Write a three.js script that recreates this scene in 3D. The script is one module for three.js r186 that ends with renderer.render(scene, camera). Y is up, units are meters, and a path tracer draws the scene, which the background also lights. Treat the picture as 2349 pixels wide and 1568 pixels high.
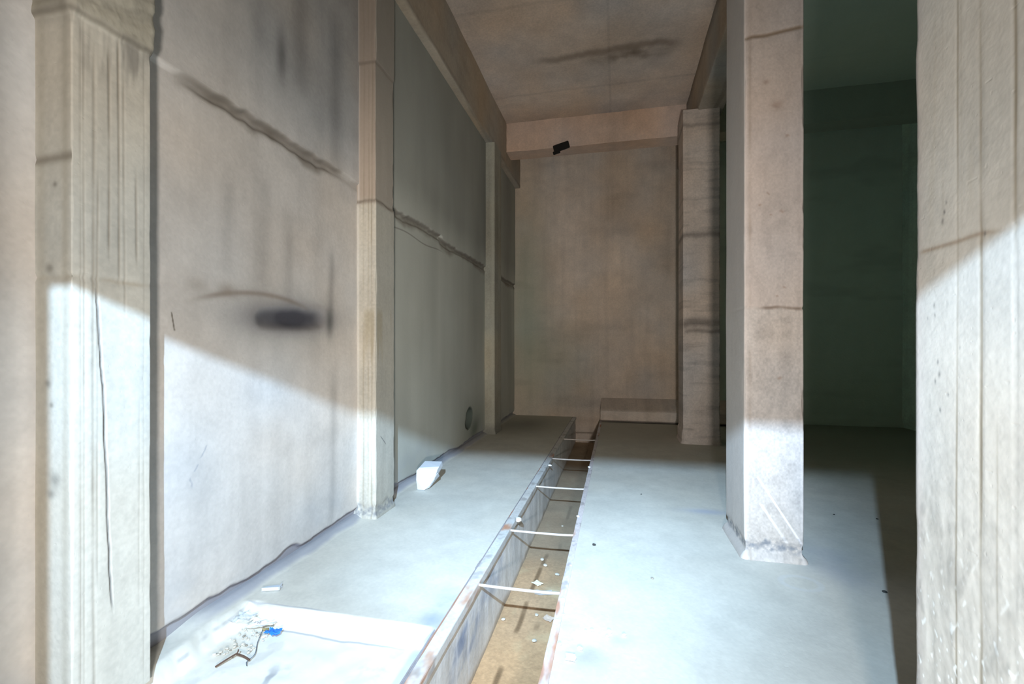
import * as THREE from 'three';
import { mergeGeometries } from 'three/addons/utils/BufferGeometryUtils.js';
import { RoundedBoxGeometry } from 'three/addons/geometries/RoundedBoxGeometry.js';
import { ConvexGeometry } from 'three/addons/geometries/ConvexGeometry.js';
import { RectAreaLightUniformsLib } from 'three/addons/lights/RectAreaLightUniformsLib.js';

// ------------------------------------------------------------------ camera, light, exposure
const IMG_W = 2349, IMG_H = 1568, FOCAL = 1060;
const scene = new THREE.Scene();
scene.background = new THREE.Color(0x05070a);
const camera = new THREE.PerspectiveCamera(2 * Math.atan(IMG_H / 2 / FOCAL) * 180 / Math.PI, IMG_W / IMG_H, 0.05, 60);
camera.position.set(0, 1.6, 0);
camera.rotation.set(0, 12.78 * Math.PI / 180, 0);
camera.setViewOffset(IMG_W, IMG_H, 0, -13, IMG_W, IMG_H);
camera.updateProjectionMatrix();
scene.add(camera);
const renderer = new THREE.WebGLRenderer({ antialias: true });
renderer.toneMapping = THREE.LinearToneMapping;
renderer.toneMappingExposure = 1.0;
renderer.shadowMap.enabled = true;
renderer.shadowMap.type = THREE.PCFSoftShadowMap;
RectAreaLightUniformsLib.init();
// the two lamp heads on the tripod in the room behind the doorway
const LED = { pos: [-0.14, 2.62, 0.68], aim: [-0.6, 0, -6.3], color: [0.49, 0.73, 1.0], beam: 200, beamAngle: 27, spill: 104, spillAngle: 66, spillAim: [-1.7, 0.3, -3.9] };
const HAL = { pos: [0.2, 1.16, 0.7], aim: [-3.2, 2.6, -5.4], color: [1.0, 0.965, 0.92], power: 1230, w: 0.22, h: 0.14, beam: 52, beamAngle: 34, addedBeamAim: [-1.7, 2.9, -10] };

// ------------------------------------------------------------------ noise and textures
let seed = 12345;
const rnd = () => { seed = (seed * 1664525 + 1013904223) >>> 0; return seed / 4294967296; };
const LAT = new Float32Array(65536); for (let i = 0; i < 65536; i++) LAT[i] = rnd();
function vn(x, y) {
  const xi = Math.floor(x), yi = Math.floor(y); let fx = x - xi, fy = y - yi;
  fx = fx * fx * (3 - 2 * fx); fy = fy * fy * (3 - 2 * fy);
  const a = (yi & 255) << 8, b = ((yi + 1) & 255) << 8, c = xi & 255, d = (xi + 1) & 255;
  const p = LAT[a + c], q = LAT[a + d], r = LAT[b + c], s = LAT[b + d];
  return p + (q - p) * fx + (r - p) * fy + (p - q - r + s) * fx * fy;
}
function fbm(x, y, o = 4) { let s = 0, a = 0.5, t = 0; for (let i = 0; i < o; i++) { s += a * vn(x, y); t += a; x = x * 2.03 + 17.7; y = y * 2.03 + 9.2; a *= 0.5; } return s / t * 2 - 1; }   // -1..1
const sm = (a, b, x) => { const t = Math.min(1, Math.max(0, (x - a) / (b - a))); return t * t * (3 - 2 * t); };
const bump1 = (x, c, w) => Math.exp(-(((x - c) / w) ** 2));                     // gaussian ridge
const blob = (x, y, cx, cy, rx, ry) => Math.exp(-(((x - cx) / rx) ** 2) - (((y - cy) / ry) ** 2));
function makeTex(w, h, fn, repeat) {
  const d = new Uint8Array(w * h * 4), o = [0, 0, 0];
  for (let j = 0; j < h; j++) for (let i = 0; i < w; i++) {
    fn((i + 0.5) / w, (j + 0.5) / h, o);
    const k = (j * w + i) * 4;
    for (let c = 0; c < 3; c++) d[k + c] = Math.max(0, Math.min(255, o[c]));
    d[k + 3] = 255;
  }
  const t = new THREE.DataTexture(d, w, h, THREE.RGBAFormat);
  t.magFilter = THREE.LinearFilter; t.minFilter = THREE.LinearMipmapLinearFilter; t.generateMipmaps = true;
  t.wrapS = t.wrapT = THREE.RepeatWrapping; t.colorSpace = THREE.SRGBColorSpace; t.needsUpdate = true;
  return t;
}
// one tile of fine concrete relief, 1 m on a side, repeats seamlessly enough for relief
const RELIEF = makeTex(512, 512, (u, v, o) => {
  const a = (x, y) => fbm(x * 26, y * 26, 5) * 0.5 + fbm(x * 90 + 7, y * 90, 2) * 0.25;
  const m = (x, y) => { const k = sm(0.85, 1, x), l = sm(0.85, 1, y); return a(x, y) * (1 - k) * (1 - l) + a(x - 1, y) * k * (1 - l) + a(x, y - 1) * (1 - k) * l + a(x - 1, y - 1) * k * l; };
  let n = m(u, v); const p = vn(u * 60, v * 60); if (p > 0.93) n -= (p - 0.93) * 9;
  o[0] = o[1] = o[2] = 150 + n * 110;
});
RELIEF.colorSpace = THREE.NoColorSpace;
function concrete(map, wM, hM, { bump = 0.003, rough = 0.93, relief = 1 } = {}) {
  const b = RELIEF.clone(); b.repeat.set(wM / relief, hM / relief); b.needsUpdate = true;
  return new THREE.MeshStandardMaterial({ map, bumpMap: b, bumpScale: bump, roughness: rough, metalness: 0 });
}
const mix = (o, r, g, b, k) => { o[0] += (r - o[0]) * k; o[1] += (g - o[1]) * k; o[2] += (b - o[2]) * k; };
const mul = (o, k) => { o[0] *= k; o[1] *= k; o[2] *= k; };
// general concrete tone: cloudy patches, vertical runs, grain
function tone(o, base, x, y, { cloud = 0.1, run = 0.08, grain = 0.05, hue = 6, s = 0 } = {}) {
  const c = fbm(x * 0.9 + s, y * 0.9 + s * 1.7, 4), f = fbm(x * 7 + s, y * 7, 3), g = fbm(x * 55, y * 55 + s, 2);
  const r = fbm(x * 9 + s * 3, y * 0.55 + s, 4);
  const k = 1 + cloud * c + run * Math.min(r, 0.25) + grain * g + 0.04 * f;
  const h = fbm(x * 1.4 + 40 + s, y * 1.4, 2) * hue;
  o[0] = base[0] * k + h; o[1] = base[1] * k; o[2] = base[2] * k - h;
}

// ------------------------------------------------------------------ object helpers
const used = {};
function numbered(n) { used[n] = (used[n] ?? -1) + 1; return used[n] ? `${n}_${String(used[n]).padStart(3, '0')}` : n; }
function thing(name, label, category, [x, y, z] = [0, 0, 0], group) {
  const o = new THREE.Group(); o.name = numbered(name); o.position.set(x, y, z);
  o.userData = { label, category }; if (group) o.userData.group = group; scene.add(o); return o;
}
function mesh(name, geo, mat, parent) {
  const m = new THREE.Mesh(geo, mat); m.name = parent ? name : numbered(name); m.castShadow = m.receiveShadow = true; (parent || scene).add(m); return m;
}
function solo(name, geo, mat, label, category, pos = [0, 0, 0], group) {
  const m = mesh(name, geo, mat); m.position.set(...pos); m.userData = { label, category }; if (group) m.userData.group = group; return m;
}
function struct(name, geo, mat) { const m = mesh(name, geo, mat); m.userData.kind = 'structure'; return m; }
const STD = (hex, rough = 0.8, extra = {}) => new THREE.MeshStandardMaterial({ color: hex, roughness: rough, ...extra });
const span = (a, b, step) => { const n = Math.max(1, Math.round(Math.abs(b - a) / step)); return Array.from({ length: n + 1 }, (_, i) => a + (b - a) * i / n); };
const spans = (...p) => { const r = [p[0]]; for (let i = 1; i < p.length; i += 2) r.push(...span(r[r.length - 1], p[i + 1], p[i]).slice(1)); return r; };   // start, step, to, step, to ...
// a sheet over the lists A (u) x B (v): at(u, v) gives the point, n its normal side, d(u, v) the displacement along n
function sheet(A, B, at, n, d, flip = false) {
  const pos = [], uv = [], idx = [], a0 = A[0], aw = A[A.length - 1] - a0, b0 = B[0], bw = B[B.length - 1] - b0;
  for (const b of B) for (const a of A) {
    const p = at(a, b), k = d ? d(a, b) : 0; pos.push(p[0] + n[0] * k, p[1] + n[1] * k, p[2] + n[2] * k); uv.push((a - a0) / aw, (b - b0) / bw);
  }
  const W = A.length;
  for (let j = 0; j < B.length - 1; j++) for (let i = 0; i < W - 1; i++) {
    const p = j * W + i, q = p + 1, r = p + W, s = r + 1;
    if (flip) idx.push(p, r, q, q, r, s); else idx.push(p, q, r, q, s, r);
  }
  const g = new THREE.BufferGeometry();
  g.setAttribute('position', new THREE.Float32BufferAttribute(pos, 3)); g.setAttribute('uv', new THREE.Float32BufferAttribute(uv, 2)); g.setIndex(idx); g.computeVertexNormals(); return g;
}
function box(x0, x1, y0, y1, z0, z1, r = 0.006) {
  const g = new RoundedBoxGeometry(x1 - x0, y1 - y0, z1 - z0, 2, Math.min(r, (x1 - x0) / 2.1, (y1 - y0) / 2.1, (z1 - z0) / 2.1)); g.translate((x0 + x1) / 2, (y0 + y1) / 2, (z0 + z1) / 2); return g;
}
function thick(list) { return mergeGeometries(list.map((g) => { const k = g.index ? g.toNonIndexed() : g; for (const n of Object.keys(k.attributes)) if (!['position', 'normal', 'uv'].includes(n)) k.deleteAttribute(n); return k; })); }

// ------------------------------------------------------------------ sizes of the place (metres, floor at 0, the camera stands at x = z = 0)
const XW = -2.39, ZB = -10.8, YC = 6.28, XR = 5.6, ZF = -0.5;
const TX0 = -0.915, TX1 = -0.363, TD = -0.6;

// ------------------------------------------------------------------ left wall: plaster lifts, ragged joint at 3.1 m, slot, hole at its foot
const jointY = (z) => 3.13 + 0.035 * fbm(z * 1.7, 3.3, 3) + 0.012 * fbm(z * 12, 8, 2) + (z < -6 ? -0.03 : 0);
const footY = (z) => 0.075 + 0.04 * fbm(z * 1.3 + 5, 1.2, 3) + 0.012 * fbm(z * 13, 2, 2) + 0.05 * bump1(z, -3.0, 0.12);
const slotF = (z, y) => sm(1.25, 0.35, Math.sqrt(((z + 3.06) / 0.38) ** 6 + ((y - 1.815 + 0.04 * (z + 3)) / 0.075) ** 2) + 0.15 * fbm(z * 8, y * 8, 2));
const holeR = (z, y) => (Math.sqrt(((z + 7.32 + (y - 0.45) * 0.25) / 0.17) ** 2 + ((y - 0.43) / 0.16) ** 2) + 0.12 * fbm(z * 9, y * 9, 2));
const holeF = (z, y) => sm(1.0, 0.82, holeR(z, y));
const wallZ = spans(-0.5, 0.06, -1.75, 0.04, -2.5, 0.018, -3.5, 0.05, -7.0, 0.02, -7.7, 0.08, ZB).reverse();
const wallY = spans(0, 0.012, 0.2, 0.03, 0.28, 0.02, 0.62, 0.08, 1.62, 0.016, 2.0, 0.06, 2.98, 0.012, 3.28, 0.08, YC);
const wallGeo = sheet(wallZ, wallY, (z, y) => [XW, y, z], [1, 0, 0], (z, y) => {
  let d = 0.006 * fbm(z * 0.8, y * 0.8, 3);
  d -= 0.03 * sm(0.012, -0.012, y - footY(z));                                 // plaster stops short of the floor
  const j = jointY(z), band = 0.035 + 0.04 * (0.5 + 0.5 * fbm(z * 2.2, 20, 3));
  d += 0.02 * sm(-0.012, 0.012, y - j);                                        // upper lift stands proud
  d -= 0.018 * sm(-2.05, -2.3, z) * (1 - 0.7 * sm(-3.45, -3.6, z) * sm(-4.2, -4.0, z)) * sm(-0.02, 0.01, y - (j - band)) * sm(0.01, -0.012, y - j);
  d -= 0.03 * slotF(z, y) + 0.16 * holeF(z, y);
  return d;
}, true);
const wallLen = -0.5 - ZB;
const wallTex = makeTex(2048, 1240, (u, v, o) => {
  const z = ZB + u * wallLen, y = v * YC;
  tone(o, [196, 189, 182], z, y, { cloud: 0.1, run: 0.05, grain: 0.03, s: 3 });
  const far = sm(-3.9, -4.5, z);                                               // second bay: rawer concrete with runs, green cast of the dim zone painted in
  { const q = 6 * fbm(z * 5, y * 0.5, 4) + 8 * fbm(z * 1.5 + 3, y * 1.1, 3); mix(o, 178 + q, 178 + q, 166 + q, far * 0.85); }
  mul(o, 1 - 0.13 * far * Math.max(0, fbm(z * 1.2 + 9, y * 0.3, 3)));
  const j = jointY(z), band = 0.1 + 0.08 * fbm(z * 2.2, 20, 3);
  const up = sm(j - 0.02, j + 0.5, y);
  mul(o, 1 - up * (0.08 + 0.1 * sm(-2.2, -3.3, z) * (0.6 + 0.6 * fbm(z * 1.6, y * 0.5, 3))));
  const on = sm(-2.0, -2.25, z) * (1 - 0.6 * sm(-3.55, -3.7, z) * (1 - far));
  const dirt = sm(j - band - 0.03, j - band + 0.04, y) * sm(j + 0.03, j - 0.005, y) * on;
  mix(o, 112, 102, 90, dirt * (0.45 + 0.35 * fbm(z * 5, y * 9, 3)));
  mix(o, 88, 78, 68, on * bump1(y, j - 0.005, 0.018) * 0.55);
  for (const [cz, y0, y1, w, k] of [[-3.52, 1.9, 2.35, 0.045, 0.16], [-3.55, 3.2, 4.4, 0.09, 0.13], [-3.1, 3.6, 4.6, 0.1, 0.14], [-2.7, 3.7, 4.6, 0.1, 0.1], [-2.75, 2.0, 2.7, 0.07, 0.09], [-3.0, 1.95, 2.5, 0.06, 0.11], [-2.45, 2.1, 2.6, 0.05, 0.08], [-3.55, 0.1, 1.3, 0.05, 0.12]])
    mul(o, 1 - k * bump1(z + 0.03 * fbm(y * 2, cz, 2), cz, w) * sm(y0 - 0.15, y0 + 0.1, y) * sm(y1 + 0.2, y1 - 0.1, y));
  mul(o, 1 - 0.3 * blob(z, y, -2.9, 3.72, 0.05, 0.18));
  // darker slot and the greyer halo round it
  const halo = blob(z, y, -3.0, 1.8, 0.55, 0.24); mix(o, 140, 138, 134, 0.5 * halo);
  const q = slotF(z, y), q2 = blob(z, y, -3.05, 1.82 - 0.04 * (z + 3), 0.42, 0.1); mix(o, 48, 47, 54, Math.min(0.9, 0.22 * q * (1 + 0.5 * fbm(z * 7, y * 7, 2)) + 0.8 * q2));
  mix(o, 66, 66, 62, 0.6 * blob(z, y, -3.5, 1.82, 0.05, 0.12));
  mix(o, 110, 96, 84, 0.5 * bump1(y - 1.97 + 0.1 * (z + 2.75) ** 2 * 3, 0, 0.018) * sm(-2.1, -2.4, z) * sm(-3.3, -3.0, z));
  mix(o, 120, 108, 96, 0.3 * blob(z, y, -2.4, 1.96, 0.25, 0.05) * (1 + fbm(z * 9, y * 9, 2)));
  mix(o, 44, 50, 44, 0.95 * sm(1.25, 1.0, holeR(z, y))); mix(o, 84, 92, 82, 0.7 * blob(z + 0.5 * (y - 0.2), y, -7.62, 0.2, 0.22, 0.16)); mix(o, 120, 128, 116, 0.45 * blob(z, y, -7.5, 0.35, 0.6, 0.35));  // dark inside of the hole put into the colour, with a stain below
  // foot strip with its shadow put into the colour, and damp at the base
  const f = footY(z); mix(o, 128, 126, 134, 0.75 * sm(f + 0.015, f - 0.01, y)); mix(o, 105, 103, 115, 0.6 * bump1(y, f, 0.012));
  mix(o, 160, 162, 166, 0.35 * sm(0.55, 0.1, y) * sm(0, 0.4, fbm(z * 2.5, y * 3, 3)) );
  // scratches and a nail scar
  mix(o, 92, 84, 74, 0.75 * sm(0.006, 0.002, Math.abs((z + 2.075) + (y - 1.745) * -0.18)) * sm(1.69, 1.7, y) * sm(1.8, 1.79, y));
  const cr = Math.abs(z + 2.25 + 0.06 * Math.sin((y - 0.95) * 12) + 0.02 * fbm(y * 20, 4, 2)); mix(o, 130, 132, 142, 0.4 * sm(0.008, 0.003, cr) * sm(-0.3, 0.2, fbm(y * 30, 5, 2)) * sm(0.75, 0.8, y) * sm(1.08, 1.0, y));
  const c2 = Math.abs(y - 2.93 - 0.015 * Math.sin(z * 6)); mix(o, 110, 104, 96, 0.5 * sm(0.012, 0.004, c2) * far * sm(-6.3, -5.8, z));
});
const wallLeft = new THREE.Group(); wallLeft.name = 'wall_left'; wallLeft.userData.kind = 'structure'; scene.add(wallLeft);
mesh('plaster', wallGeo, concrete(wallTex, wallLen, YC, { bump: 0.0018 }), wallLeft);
mesh('masonry', new THREE.BoxGeometry(0.3, YC + 0.8, 15).translate(XW - 0.43, YC / 2 - 0.4, -3.6), STD(0x8d867c, 0.95), wallLeft);

// ------------------------------------------------------------------ back wall and its kerbs
const backX = spans(XW - 0.05, 0.08, XR), backY = spans(TD - 0.05, 0.08, YC), backW = XR - XW + 0.05;
const backTex = makeTex(1200, 1000, (u, v, o) => {
  const x = XW - 0.05 + u * backW, y = TD - 0.05 + v * (YC - TD + 0.05);
  tone(o, [204, 184, 166], x, y, { cloud: 0.12, run: 0.06, grain: 0.05, hue: 8, s: 11 });
  mix(o, 160, 170, 150, 0.6 * blob(x, y, -2.1, 2.4, 0.5, 2.4) + 0.3 * blob(x, y, -1.3, 1.2, 0.7, 1.0));
  mix(o, 190, 216, 196, 0.85 * sm(1.6, 2.6, x));  // green cast of the unlit right bay put into the colour
  mul(o, 1 - 0.05 * sm(0.1, 0.6, fbm(x * 0.8, y * 3, 3)));
});
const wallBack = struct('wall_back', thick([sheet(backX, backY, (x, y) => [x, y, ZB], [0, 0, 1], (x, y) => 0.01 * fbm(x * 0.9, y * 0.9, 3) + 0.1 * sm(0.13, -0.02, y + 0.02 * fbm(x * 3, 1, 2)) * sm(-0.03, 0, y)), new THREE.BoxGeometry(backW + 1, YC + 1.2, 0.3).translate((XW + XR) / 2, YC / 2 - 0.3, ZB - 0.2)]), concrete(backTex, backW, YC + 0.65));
const kerbTex = makeTex(512, 128, (u, v, o) => { tone(o, [206, 190, 176], u * 3, v * 0.5, { s: 21 }); mul(o, 1 - 0.4 * sm(0.12, 0.03, v)); });
const kerbGeo = sheet(spans(TX1 + 0.02, 0.03, 3.4), span(0, 1, 0.06), (x, t) => (t <= 0.6 ? [x, 0.012 + t * 0.4, -10.1 - t * 0.06] : [x, 0.252 + (t - 0.6) * 0.5, -10.136 - (t - 0.6) * 1.66]), [0, 0, 1], (x, t) => (t < 0.97 ? 0.012 * fbm(x * 6, t * 9, 3) - 0.05 * sm(0.1, 0.0, t) : 0));
struct('trim_1', kerbGeo, concrete(kerbTex, 3, 0.4)).userData.label = 'low concrete kerb along the foot of the back wall right of the trench';

// ------------------------------------------------------------------ ceiling and beams
const ceilTex = makeTex(1024, 1300, (u, v, o) => {
  const x = XW + u * (XR - XW), z = -0.5 + v * (ZB + 0.5);
  tone(o, [206, 187, 171], x, z, { cloud: 0.16, run: 0, grain: 0.06, hue: 9, s: 31 });
  const seam = Math.abs(z + 7.45 + 0.12 * fbm(x * 3, 2, 3)); mix(o, 120, 104, 90, 0.5 * sm(0.14, 0.01, seam) * sm(-1.4, -0.9, x) * sm(1.1, 0.8, x));
  mix(o, 112, 98, 84, 0.5 * blob(x, z, 0.3, -7.6, 0.6, 0.18) * (1 + fbm(x * 8, z * 8, 2)));
  for (const sx of [-0.05]) mul(o, 1 - 0.05 * sm(0.03, 0.01, Math.abs(x - sx)));
  for (const sz of [-6.2, -8.4]) mul(o, 1 - 0.05 * sm(0.05, 0.01, Math.abs(z - sz + 0.03 * fbm(x * 4, sz, 2))));
  mix(o, 176, 200, 178, 0.8 * sm(1.4, 2.0, x));  // ceiling over the right bay carries the same painted dim-zone green
});
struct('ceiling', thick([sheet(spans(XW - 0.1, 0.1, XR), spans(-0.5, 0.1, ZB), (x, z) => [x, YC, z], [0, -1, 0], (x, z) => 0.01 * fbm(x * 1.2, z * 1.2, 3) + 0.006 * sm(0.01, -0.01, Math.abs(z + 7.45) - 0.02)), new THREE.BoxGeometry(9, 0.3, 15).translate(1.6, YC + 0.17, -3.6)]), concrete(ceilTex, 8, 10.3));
const beamTex = (s, base, L, H) => makeTex(1024, 160, (u, v, o) => { tone(o, base, u * L, v * H, { cloud: 0.12, run: 0.04, grain: 0.05, hue: 9, s }); mul(o, 1 - 0.2 * sm(0.12, 0.0, v) - 0.12 * sm(0.03, 0.01, Math.abs(v - 0.55 + 0.03 * fbm(u * 12, s, 2)))); });
function longBeam(x0, x1, y0, side, s, base, label) {                         // runs along z: underside and the side that looks into the room
  const Z = spans(ZF, 0.08, ZB), P = [[x0, YC], [x0, y0 + 0.015], [x0 + 0.015, y0], [x1 - 0.015, y0], [x1, y0 + 0.015], [x1, YC]], prof = [];
  for (let i = 0; i < P.length - 1; i++) { const [a, b] = P[i], [c, d] = P[i + 1], n = Math.max(1, Math.round(Math.hypot(c - a, d - b) / 0.05)); for (let k = 0; k < n; k++) prof.push([a + (c - a) * k / n, b + (d - b) * k / n]); } prof.push(P[5]);
  const T = prof.map((_, i) => i);
  const g = sheet(Z, T, (z, t) => [prof[t][0] + 0.008 * fbm(z * 2, t * 0.4, 3), prof[t][1] + (t > 0 && t < T.length - 1 ? 0.008 * fbm(z * 2.2 + 9, t * 0.4, 3) : 0), z], [0, 1, 0], null, true);
  const m = mesh('concrete_beam', g, concrete(beamTex(s, base.map((q) => q + 22), 10.3, 1.6), 10.3, 1.6)); m.userData = { label, category: 'beam' }; return m;
}
longBeam(XW - 0.04, -2.25, 5.4, 1, 41, [150, 136, 118], 'concrete edge beam running along the top of the left wall into the depth');
longBeam(1.31, 1.72, 5.54, -1, 43, [140, 126, 110], 'concrete beam running into the depth on top of the right row of columns');
{
  const W = XR - XW, yb = 5.68;
  const gb = new THREE.BoxGeometry(W, YC - yb, 0.42, 90, 8, 4); const pa = gb.attributes.position;
  for (let i = 0; i < pa.count; i++) { const x = pa.getX(i), y = pa.getY(i), z = pa.getZ(i); if (y < 0.29) pa.setY(i, y + 0.01 * fbm(x * 3, z * 3, 3)); if (z > 0.2) pa.setZ(i, z + 0.01 * fbm(x * 3 + 8, y * 3, 3)); }
  gb.computeVertexNormals(); gb.translate(XW + W / 2, (yb + YC) / 2, -9.61);
  const bt = makeTex(1024, 128, (u, v, o) => { tone(o, [208, 180, 160], u * W, v * 0.6, { cloud: 0.12, run: 0.04, grain: 0.05, hue: 9, s: 47 }); mix(o, 140, 160, 142, 0.85 * sm(1.5, 2.4, XW + u * W)); });  // beam greened past the columns to paint the dark bay's cast
  const m = mesh('concrete_beam', gb, concrete(bt, W, 0.6)); m.userData = { label: 'cross beam high before the back wall, with an added black block for the shaded notch at its lower edge', category: 'beam' };
}

{ // added black block that stands in for the shaded notch in the cross beam
  const t = thing('notch_shade', 'added black block for the shaded notch in the lower edge of the cross beam', 'iron stub', [-1.11, 5.7, -9.4]); const shade = STD(0x17130f, 0.95); t.rotation.z = 0.25;
  mesh('plate', box(-0.16, 0.17, -0.09, 0.06, -0.02, 0.03, 0.03), shade, t); mesh('notch_corner', box(-0.19, -0.04, -0.13, -0.06, -0.01, 0.03, 0.02), shade, t);
}
// ------------------------------------------------------------------ columns
// one closed skin with rounded corners; disp(p) moves it along its normal, colour(p, o) bakes its texture. p = {x, y, z, nx, nz}
function column({ x0, x1, z0, z1, h, rc = 0.012, du, ys, disp, colour, label, tw = 384, th = 1400 }) {
  const seg = [], add = (ax, az, bx, bz, nx, nz, step) => { const L = Math.hypot(bx - ax, bz - az), n = Math.max(1, Math.round(L / step)); for (let i = 0; i < n; i++) { const t = i / n; seg.push([ax + (bx - ax) * t, az + (bz - az) * t, nx, nz]); } };
  const xm = (x0 + x1) / 2, H = Math.PI / 2;                                   // back, left, front, right; angles measured in (x, z)
  add(xm, z0, x0 + rc, z0, 0, -1, du[2]); for (let i = 0; i < 4; i++) { const a = -H - i / 4 * H; seg.push([x0 + rc + rc * Math.cos(a), z0 + rc + rc * Math.sin(a), Math.cos(a), Math.sin(a)]); }
  add(x0, z0 + rc, x0, z1 - rc, -1, 0, du[3]); for (let i = 0; i < 4; i++) { const a = Math.PI - i / 4 * H; seg.push([x0 + rc + rc * Math.cos(a), z1 - rc + rc * Math.sin(a), Math.cos(a), Math.sin(a)]); }
  add(x0 + rc, z1, x1 - rc, z1, 0, 1, du[0]); for (let i = 0; i < 4; i++) { const a = H - i / 4 * H; seg.push([x1 - rc + rc * Math.cos(a), z1 - rc + rc * Math.sin(a), Math.cos(a), Math.sin(a)]); }
  add(x1, z1 - rc, x1, z0 + rc, 1, 0, du[1]); for (let i = 0; i < 4; i++) { const a = -i / 4 * H; seg.push([x1 - rc + rc * Math.cos(a), z0 + rc + rc * Math.sin(a), Math.cos(a), Math.sin(a)]); }
  add(x1 - rc, z0, xm, z0, 0, -1, du[2]); seg.push([xm, z0, 0, -1]);
  const S = [0]; for (let i = 1; i < seg.length; i++) S.push(S[i - 1] + Math.hypot(seg[i][0] - seg[i - 1][0], seg[i][1] - seg[i - 1][1]));
  const P = S[S.length - 1], pos = [], uv = [], idx = [];
  for (const y of ys) seg.forEach(([x, z, nx, nz], i) => { const d = disp({ x, y, z, nx, nz }); pos.push(x + nx * d, y, z + nz * d); uv.push(S[i] / P, y / h); });
  const W = seg.length; for (let j = 0; j < ys.length - 1; j++) for (let i = 0; i < W - 1; i++) { const p = j * W + i; idx.push(p, p + 1, p + W, p + 1, p + W + 1, p + W); }
  const g = new THREE.BufferGeometry(); g.setAttribute('position', new THREE.Float32BufferAttribute(pos, 3)); g.setAttribute('uv', new THREE.Float32BufferAttribute(uv, 2)); g.setIndex(idx); g.computeVertexNormals();
  const find = (u) => { const s = u * P; let lo = 0, hi = S.length - 1; while (hi - lo > 1) { const m = (lo + hi) >> 1; if (S[m] <= s) lo = m; else hi = m; } const t = (s - S[lo]) / (S[hi] - S[lo] || 1), a = seg[lo], b = seg[hi]; return { x: a[0] + (b[0] - a[0]) * t, z: a[1] + (b[1] - a[1]) * t, nx: a[2] + (b[2] - a[2]) * t, nz: a[3] + (b[3] - a[3]) * t, s }; };
  const cols = Array.from({ length: tw }, (_, i) => find((i + 0.5) / tw));
  const map = makeTex(tw, th, (u, v, o) => { const p = cols[Math.min(tw - 1, Math.floor(u * tw))]; p.y = v * h; colour(p, o); });
  const m = mesh('concrete_column', g, concrete(map, P, h, { bump: 0.0022 })); m.userData = { label, category: 'column' }; return m;
}
const side = (p) => (p.nx > 0.7 ? 'R' : p.nx < -0.7 ? 'L' : p.nz > 0.7 ? 'F' : 'B');
const edgeChip = (p, a) => { const c = Math.abs(p.nx * p.nz); return c > 0.05 ? -a * Math.max(0, fbm(p.y * 5, p.x + p.z, 4) - 0.05) : 0; };
// foot of a column: raw broken band above a sloping mortar skirt
const footDisp = (p, y0, y1, flare = 0.03) => { const t = p.x * 1.3 + p.z; return flare * sm(y1 * 0.55, 0, p.y) - 0.012 * sm(y0 - 0.012, y0 + 0.012, p.y + 0.02 * fbm(t * 9, 3, 3)) * sm(y1 + 0.015, y1 - 0.015, p.y + 0.03 * fbm(t * 11, 7, 3)); };
const footTint = (p, o, y0, y1) => { const t = p.x * 1.3 + p.z; const k = sm(y0 - 0.015, y0 + 0.01, p.y + 0.02 * fbm(t * 9, 3, 3)) * sm(y1 + 0.03, y1 - 0.015, p.y + 0.05 * fbm(t * 11, 7, 3)); mix(o, 112, 112, 116, k * (0.35 + 0.7 * fbm(t * 30, p.y * 40, 3))); };
const lowY = [0, 0.015, 0.03, 0.045, 0.06, 0.075, 0.09, 0.105, 0.12, 0.14, 0.17, 0.2];

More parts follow.
